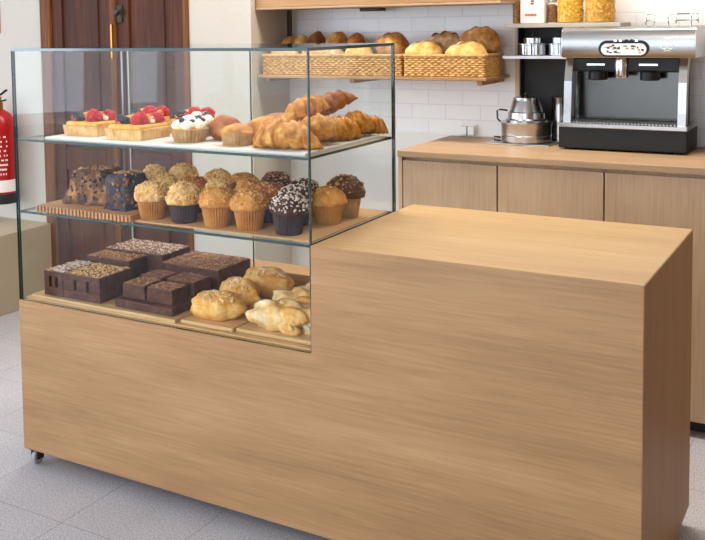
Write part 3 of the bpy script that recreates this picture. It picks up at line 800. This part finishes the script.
def loaf(label, x, y, z, rad, m, seed, rz=0, slashes=0, sm='crust_pale'):
    t = thing('bread_loaf', label, 'bread', (x, y, z), rz, 'loaves in the wicker baskets')
    fn = lambda d: 1+.06*math.sin(d.x*5)
    MB().blob((0, 0, rad[2]*.9), rad, seed, .07, 2, 4, floor=0, fn=fn).build('loaf_crust', M[m], t, smooth=True)
    for k in range(slashes):
        xx = (k-(slashes-1)/2)*rad[0]*.5
        pts = [(xx+u*.012, u*rad[1]*.6, rad[2]*.9+rad[2]*1.0*math.sqrt(max(.05, 1-(xx/rad[0])**2-(u*.6)**2))) for u in [-1+.25*i for i in range(9)]]
        MB().tube(pts, .006, 6, radii=[.001+.005*math.sin(PI*i/8) for i in range(9)]).build('slash', M[sm], t, smooth=True)
    return t
zl = ZBK+.010
B = zl
loaf('pale golden loaf at the front left of the right basket', .785, 1.725, B+.035, (.085, .055, .058), 'crust_pale', 1, R(8), 3, 'sugared')
loaf('long pale golden loaf at the front of the right basket below the big brown loaf', .985, 1.72, B+.035, (.098, .055, .056), 'crust_pale', 2, R(-4), 2, 'sugared')
loaf('floury grey brown loaf at the back of the right basket', .835, 1.835, B+.08, (.085, .050, .055), 'crust_floury', 3, R(4), 3, 'crust_dark')
loaf('big brown rustic loaf heaped at the right end of the right basket', 1.005, 1.832, B+.08, (.098, .052, .066), 'crust_brown', 4, R(-5), 2, 'crust_floury')
loaf('round dark edged loaf with a floury middle at the right end of the left basket', .612, 1.755, B+.065, (.078, .075, .062), 'crust_brown', 5, 0, 2, 'crust_floury')
loaf('pinkish floury loaf at the front of the left basket behind the glass', .275, 1.715, B+.035, (.115, .050, .050), 'crust_floury', 6, 0, 3, 'sugared')
loaf('pale yellow loaf at the front of the left basket, right of the pinkish loaf', .465, 1.712, B+.035, (.072, .048, .052), 'crust_pale', 7, R(3))
loaf('small golden roll shaped loaf at the far left of the left basket', .015, 1.83, B+.065, (.036, .05, .056), 'gold', 8)
loaf('pale loaf second from the left at the back of the left basket', .086, 1.83, B+.07, (.036, .05, .058), 'crust_pale', 9)
loaf('dark brown loaf third from the left at the back of the left basket', .172, 1.83, B+.07, (.046, .05, .064), 'crust_dark', 10)
loaf('brown loaf at the back middle of the left basket', .283, 1.835, B+.07, (.056, .05, .064), 'crust_brown', 11)
loaf('small golden brown loaf at the back, left of the round floury loaf', .385, 1.835, B+.07, (.045, .05, .060), 'goldbrown', 12)
loaf('pinkish floury loaf at the front left end of the left basket', .06, 1.715, B+.033, (.085, .050, .048), 'crust_floury', 13)

# ------------------------------------------------------------------ shelf unit beside the coffee machine
t = thing('shelf_unit', 'small two tier shelf unit with a black back panel left of the coffee machine', 'shelf', (0, 0, 0))
MB().box(1.135, 1.62, 1.757, YW-.002, 1.490, 1.507, bev=.002).build('top_shelf', M['plaster_grey'], t)
MB().box(1.128, 1.402, 1.757, YW-.002, 1.357, 1.371, bev=.002).build('lower_shelf', M['steel_soft'], t)
MB().box(1.138, 1.163, YW-.05, YW-.004, WZ, 1.72, bev=.002).build('post', M['cab'], t)
MB().box(1.165, 1.402, YW-.016, YW-.004, WZ+.001, 1.357).build('back_panel', M['blackmat'], t)
MB().box(1.165, 1.402, YW-.016, YW-.004, 1.372, 1.489).build('back_panel', M['blackmat'], t)
MB().box(1.165, 1.170, YW-.10, YW-.016, 1.372, 1.489).box(1.165, 1.170, YW-.07, YW-.016, WZ+.001, 1.356).build('side_panel', M['blackmat'], t)
# things on the top shelf
ZS3 = 1.507
t = thing('bottle', 'slim dark bottle standing at the left end of the top shelf', 'bottle', (1.167, 1.83, ZS3))
MB().lathe([(.017, 0), (.018, .003), (.018, .10), (.008, .125), (.008, .15)], 20).build('bottle_body', M['jar'], t, smooth='auto')
MB().lathe([(.015, .002), (.015, .095)], 16).build('bottle_contents', M['spice'], t, smooth='auto')
t = thing('paper_bag', 'white paper bag with small dark and orange print on the top shelf', 'bag', (1.246, 1.83, ZS3))
b = MB().box(-.053, .053, -.034, .034, 0, .19, bev=.006)
b.build('bag_body', M['paper'], t, smooth='auto')
r_ = random.Random(5); b = MB()
for i in range(5): b.box(-.006+r_.uniform(-.003, .001), .006+r_.uniform(-.003, .003), -.0355, -.0335, .082+i*.011, .088+i*.011)
b.build('dark_print', M['ink'], t)
b = MB(); x = -.030
for wd in (.007, .005, .008, .006, .009, .006, .008): b.box(x, x+wd-.0015, -.0355, -.0335, .032, .042); x += wd
b.build('orange_print', M['orangeink'], t)
def jar(label, x, rad, h, m, fill):
    t = thing('storage_jar', label, 'jar', (x, 1.83, ZS3), 0, 'jars on the top shelf')
    MB().lathe([(rad*.93, 0), (rad, .004), (rad, h*.9), (rad*.85, h)], 28, capt=False).build('jar_glass', M['jar'], t, smooth='auto')
    MB().lathe([(rad*.90, .004), (rad*.94, .008), (rad*.94, h*fill), (rad*.5, h*fill+.006)], 28).build('jar_contents', M[m], t, smooth='auto')
    r_ = random.Random(int(x*1000)); b = MB()
    for i in range(150):
        a = r_.uniform(0, 6.28); z = r_.uniform(.01, h*fill)
        b.crumb(Vector((rad*.93*math.cos(a), rad*.93*math.sin(a), z)), .008 if m != 'spice' else .004, r_, flat=.6)
    b.build('loose_pieces', M[m], t, kind='stuff')
    MB().lathe([(rad*.9, h), (rad*.95, h+.002), (rad*.95, h+.014), (rad*.9, h+.016)], 28).build('jar_lid', M['steel_soft'], t, smooth='auto')
jar('slim jar of brown beans between the white bag and the yellow jars', 1.323, .021, .088, 'spice', .85)
jar('tall jar of yellow pasta in the middle of the top shelf', 1.400, .053, .17, 'pasta', .8)
jar('wide jar of golden cereal at the right end of the top shelf above the machine', 1.522, .060, .16, 'cereal', .8)
def canister(label, x, rad):
    t = thing('steel_canister', label, 'canister', (x, 1.832, 1.371), 0, 'steel canisters on the lower shelf')
    MB().lathe([(rad*.95, 0), (rad, .003), (rad, .044), (rad*1.06, .046), (rad*1.06, .050), (rad, .052)], 56, flute=.015).build('canister_body', M['steel'], t)
    MB().lathe([(rad*.7, .052), (rad*.72, .074), (rad*.6, .078), (.006, .080)], 32).build('canister_lid', M['chrome'], t, smooth='auto')
    MB().lathe([(.004, .080), (.009, .084), (.009, .090), (.003, .094)], 12).build('lid_knob', M['black'], t, smooth='auto')
canister('ribbed steel canister on the left of the lower shelf', 1.240, .058)
canister('ribbed steel canister on the lower shelf, half hidden by the coffee machine', 1.352, .042)

# steel pot set
tag(MB().box(1.065, 1.345, 1.71, 1.925, 0, .006, bev=.002).build('pot_mat', M['steel_soft'], loc=(0, 0, WZ)), 'flat dark metal tray under the steel pot on the worktop', 'tray')
PX, PY, PZ = 1.220, 1.805, WZ+.006
t = thing('steel_pot', 'shiny steel pan with a conical upper pot beside the coffee machine', 'pot', (PX, PY, PZ))
MB().lathe([(.097, 0), (.105, .006), (.106, .03), (.108, .032), (.106, .034), (.107, .078), (.111, .084), (.111, .089), (.100, .091)], 40).build('pan', M['pan_steel'], t, smooth='auto')
MB().lathe([(.088, .091), (.089, .100), (.080, .104), (.078, .130), (.072, .134), (.060, .178), (.058, .183), (.057, .193), (.03, .199), (.004, .201)], 40).build('upper_pot', M['steel'], t, smooth='auto')
MB().lathe([(.005, .200), (.010, .205), (.010, .213), (.003, .218)], 14).build('lid_knob', M['black'], t, smooth='auto')
MB().tube([(-.105, -.03, .086), (-.118, -.034, .100), (-.120, -.034, .135), (-.108, -.03, .140), (-.078, -.02, .136)], .004, 8).build('handle', M['iron'], t, smooth=True)
MB().tube([(-.100, -.045, .02), (-.125, -.055, .024), (-.125, -.055, .008), (-.100, -.045, .006)], .004, 8).build('handle', M['iron'], t, smooth=True)
t = thing('milk_jug', 'tall steel milk jug between the pot and the coffee machine', 'jug', (1.334, 1.904, WZ))
MB().lathe([(.032, 0), (.036, .004), (.036, .11), (.031, .16), (.030, .175), (.036, .195), (.034, .197), (.028, .176)], 32, capt=False).build('jug_body', M['steel'], t, smooth='auto')
MB().tube([(.034, -.006, .175), (.056, -.012, .170), (.060, -.012, .12), (.040, -.008, .07)], .004, 8).build('handle', M['steel'], t, smooth=True)

# ------------------------------------------------------------------ coffee machine
EX0, EX1, EY = 1.398, 1.890, 1.655
t = thing('coffee_machine', 'wide steel and black two group espresso machine on the back worktop', 'coffee machine', (EX0, EY, WZ))
w = EX1-EX0; dp = .265
MB().box(0, w, .004, dp, .008, .095, bev=.004).build('base', M['black'], t)
for x in (.04, w-.04):
    for y in (.03, dp-.03): MB().lathe([(.016, 0), (.018, .002), (.014, .009)], 16, (x, y, 0)).build('foot', M['steel'], t, smooth='auto')
MB().box(-.002, w+.002, -.003, dp-.01, .093, .112, bev=.003).build('drip_tray_rim', M['steel'], t)
g = MB()
for i in range(34): g.box(.03+i*.0133, .036+i*.0133, .012, .14, .112, .116)
g.build('drip_grille', M['steel_soft'], t)
def sheet(mb, prof, x0, x1):   # prof in (y, z)
    a = [mb.bm.verts.new((x0, y, z)) for y, z in prof]; b = [mb.bm.verts.new((x1, y, z)) for y, z in prof]
    mb.bm.faces.new(a); mb.bm.faces.new(b[::-1]); n = len(prof)
    for i in range(n): mb.bm.faces.new((a[i], b[i], b[(i+1) % n], a[(i+1) % n]))
    return mb
MB().box(.03, w-.03, .155, .19, .112, .385).build('splash_back', M['steel_dark'], t)
MB().box(.03, w-.03, .19, dp, .112, .385, bev=.004).build('rear_housing', M['blackmat'], t)
head = sheet(MB(), [(0, .377), (-.004, .385), (-.004, .480), (.004, .494), (.016, .500), (dp, .500), (dp, .377)], .012, w+.028)
bmesh.ops.bevel(head.bm, geom=head.bm.edges[:], offset=.003, segments=2, affect='EDGES')
head.build('head_housing', M['steel'], t, smooth='auto')
for x0 in (.018, w-.036):
    pts = [(.055, .377), (.035, .33), (.022, .28), (.018, .22), (.014, .16), (.006, .112)]
    pr = [(y, z) for y, z in pts] + [(y+.05, z) for y, z in pts[::-1]]
    sheet(MB(), pr, x0, x0+.03).build('side_arm', M['steel'], t)
MB().box(.036, w-.036, .055, .155, .318, .377, bev=.006).build('group_housing', M['black'], t)
for x in (.14, w-.15):
    gp = MB().lathe([(.034, .285), (.038, .288), (.038, .318), (.03, .325)], 28, (x, .075, 0)).build('group_head', M['black'], t, smooth='auto')
    MB().box(x-.035, x+.035, .036, .04, .345, .352).build('badge_strip', M['chrome'], gp)
MB().lathe([(.026, .295), (.028, .3), (.028, .365), (.024, .377)], 24, (w/2-.01, .06, 0)).build('water_outlet', M['chrome'], t, smooth='auto')
# oval control panel
def oval(mb, cx, cz, hw, hh, y0, y1, n=14):
    pts = []
    for k in range(n+1): a = -PI/2+PI*k/n; pts.append((cx+hw-hh+hh*math.cos(a), cz+hh*math.sin(a)))
    for k in range(n+1): a = PI/2+PI*k/n; pts.append((cx-hw+hh+hh*math.cos(a), cz+hh*math.sin(a)))
    return ext_prism(mb, pts, y0, y1)
ocx, ocz = .257, .414
cp = oval(MB(), ocx, ocz, .096, .032, -.009, -.003).build('control_panel', M['black'], t)
oval(MB(), ocx, ocz-.003, .086, .023, -.011, -.008).build('panel_face', M['white'], cp)
mk = MB(); r_ = random.Random(3)
for i in range(26):
    x = ocx+r_.uniform(-.074, .074); z = ocz-.003+r_.uniform(-.014, .014)
    mk.box(x-.004, x+r_.uniform(.002, .008), -.0118, -.0105, z-.002, z+r_.uniform(.001, .006), mi=r_.choice((0, 0, 1)))
mk.build('panel_print', [M['ink'], M['crumb_nut']], cp)
for i in range(5):
    x = ocx-.03+i*.02
    MB().box(x-.006, x+.006, -.012, -.004, ocz+.026, ocz+.036, bev=.0015).build('button', M['chrome'] if i in (0, 1, 4) else M['black'], cp)
# raised emblem on the right of the head
em = MB()
def ring(cx, cz, r, th, a0=0, a1=2*PI, n=24):
    em.tube([(cx+r*math.cos(a0+(a1-a0)*k/n), -.005, cz+r*math.sin(a0+(a1-a0)*k/n)) for k in range(n+1)], th, 6)
exx, ezz = .418, .428
ring(exx-.011, ezz-.006, .011, .0018); ring(exx+.012, ezz-.006, .011, .0018)
ring(exx, ezz+.004, .020, .0015, R(30), R(150)); ring(exx, ezz+.010, .008, .0015, R(10), R(170))
em.tube([(exx-.012, -.005, ezz-.026), (exx, -.005, ezz-.020), (exx+.012, -.005, ezz-.026)], .0014, 6)
em.build('emblem', M['white'], t, smooth=True)
# cup rail
cr = MB()
x0, x1, y0, y1 = .325, w-.0, .07, dp-.02
for z in (.522, .547): cr.tube([(x0, y0, z), (x1, y0, z), (x1, y1, z), (x0, y1, z)], .003, 6, closed=True)
for x in (x0, (x0+x1)/2, x1):
    for y in (y0, y1): cr.tube([(x, y, .499), (x, y, .549)], .003, 6)
cr.build('cup_rail', M['chrome'], t, smooth=True)
t = thing('coffee_grinder', 'black appliance at the right edge of the photo beside the coffee machine', 'appliance', (1.995, 1.86, WZ))
MB().lathe([(.06, 0), (.062, .004), (.058, .12), (.05, .15)], 28).build('grinder_body', M['black'], t, smooth='auto')
MB().lathe([(.035, .15), (.055, .19), (.055, .26), (.05, .27)], 28).build('hopper', M['blackmat'], t, smooth='auto')
# socket
t = thing('wall_socket', 'white double socket low on the tiled wall at the back of the worktop', 'socket', (.905, YW, 1.018))
MB().box(-.04, .04, -.008, -.0005, -.025, .030, bev=.003).build('cover_plate', M['white'], t)
for x in (-.019, .019): MB().box(x-.016, x+.016, -.03, -.008, -.02, .022, bev=.004).build('plug', M['white'], t)

# ------------------------------------------------------------------ fire extinguisher and its sign
t = thing('fire_extinguisher', 'red fire extinguisher with white label hung on the wall left of the door', 'fire extinguisher', (-1.695, 1.485, .545))
rr = .088
MB().lathe([(rr*.96, .05), (rr, .055), (rr, .43), (rr*.93, .47), (rr*.72, .505), (rr*.35, .525), (.024, .53)], 36).build('cylinder', M['red'], t, smooth='auto')
MB().lathe([(rr*1.0, 0), (rr*1.03, .004), (rr*1.03, .055), (rr*.97, .06)], 36).build('base_ring', M['blackmat'], t, smooth='auto')
MB().lathe([(rr*1.004, .068), (rr*1.004, .135)], 36, capb=False, capt=False).build('white_band', M['paper'], t, smooth='auto')
lb = MB(); r_ = random.Random(8)
for row in range(9):
    z = .165+row*.026
    for k in range(30):
        a = -PI/2+R(-70)+R(4.9)*k
        if r_.random() < .6:
            lb.box(-.003, .003, -.0008, .0008, 0, .010, rot=Matrix.Translation((rr*1.003*math.cos(a), rr*1.003*math.sin(a), z)) @ Matrix.Rotation(a+PI/2, 4, 'Z'))
lb.build('label_print', M['paper'], t)
MB().lathe([(.024, .53), (.026, .535), (.026, .565), (.018, .57), (.018, .60)], 20).build('valve', M['brass'], t, smooth='auto')
MB().tube([(-.02, 0, .60), (.03, -.01, .612), (.10, -.03, .640)], .009, 8, flat=.6).build('lever', M['black'], t, smooth=True)
MB().tube([(-.02, 0, .575), (.03, -.01, .575), (.09, -.03, .585)], .008, 8, flat=.6).build('carry_handle', M['black'], t, smooth=True)
MB().box(-.03, .03, rr-.004, .1095, .36, .42).build('wall_bracket', M['iron'], t)
MB().tube([(-.02, -.01, .565), (-.09, -.03, .56), (-.108, -.04, .48), (-.10, -.04, .25), (-.098, -.04, .12)], .010, 8).build('hose', M['black'], t, smooth=True)
t = thing('wall_sign', 'red safety sign on the wall above the fire extinguisher, cut by the left edge', 'sign', (-1.885, YD, 1.50))
MB().box(-.12, .112, -.004, -.0005, 0, .26, bev=.001).build('sign_plate', M['signred'], t)

# ------------------------------------------------------------------ light
def area(name, loc, target, size, power, col, sy=None):
    l = bpy.data.lights.new(name, 'AREA'); l.energy = power; l.color = col; l.size = size
    if sy: l.shape = 'RECTANGLE'; l.size_y = sy
    o = bpy.data.objects.new(name, l); C.objects.link(o); o.location = loc
    d = Vector(target)-Vector(loc); o.rotation_euler = d.to_track_quat('-Z', 'Y').to_euler()
    return o
for x, y, p in ((.5, 1.1, 28), (1.7, 1.1, 26), (-.35, .95, 14)):
    area('ceiling_lamp', (x, y, 2.93), (x, y, 0), .5, p, (1.0, .93, .82))
area('front_fill', (1.6, -3.2, 2.93), (1.6, -3.2, 0), 1.6, 34, (1.0, .92, .80), 1.0)  # added soft fill from the front for counter, tiles and cabinets
area('window_daylight', (-4.6, -3.6, 1.7), (.2, 0, .45), 2.4, 90, (.70, .84, 1.0), 2.0)
def spot(loc, target, power, ang, col=(1.0, .90, .76)):  # added spots without fixtures, brightening the case contents from the front
    l = bpy.data.lights.new('case_fill_spot', 'SPOT'); l.energy = power; l.color = col; l.spot_size = R(ang); l.spot_blend = .8; l.shadow_soft_size = .12
    o = bpy.data.objects.new('case_fill_spot', l); C.objects.link(o); o.location = loc
    o.rotation_euler = (Vector(target)-Vector(loc)).to_track_quat('-Z', 'Y').to_euler()
spot((-.5, -3.3, 2.05), (.35, .3, .98), 100, 22, (1.0, .96, .91))
spot((1.0, -3.3, 2.05), (.80, .3, .98), 100, 22, (1.0, .96, .91))
wd = bpy.data.worlds.new('World'); S.world = wd; wd.use_nodes = True
wd.node_tree.nodes['Background'].inputs['Color'].default_value = (.76, .86, 1, 1)
wd.node_tree.nodes['Background'].inputs['Strength'].default_value = 2.9

# ------------------------------------------------------------------ camera
cam = bpy.data.cameras.new('Camera'); co = bpy.data.objects.new('Camera', cam); C.objects.link(co); S.camera = co
fw = Vector((-.52558501, .84771608, -.07167883)); rt = Vector((.85041884, .5258366, -.01684245)); up = Vector((-.02341373, .06980916, .99728555))
m3 = Matrix((rt, up, -fw)).transposed()
co.matrix_world = Matrix.Translation((2.49722927, -2.33221561, 1.51725363)) @ m3.to_4x4()
cam.sensor_width = 36; cam.sensor_fit = 'HORIZONTAL'; cam.lens = 970.8051/705*36
cam.shift_x = 78.843/705; cam.shift_y = -174.6137/705
cam.clip_start = .05
S.cycles.transparent_max_bounces = 32
S.view_settings.view_transform = 'Standard'; S.view_settings.look = 'None'
S.view_settings.exposure = 0.14; S.view_settings.gamma = 1; S.view_settings.use_curve_mapping = False
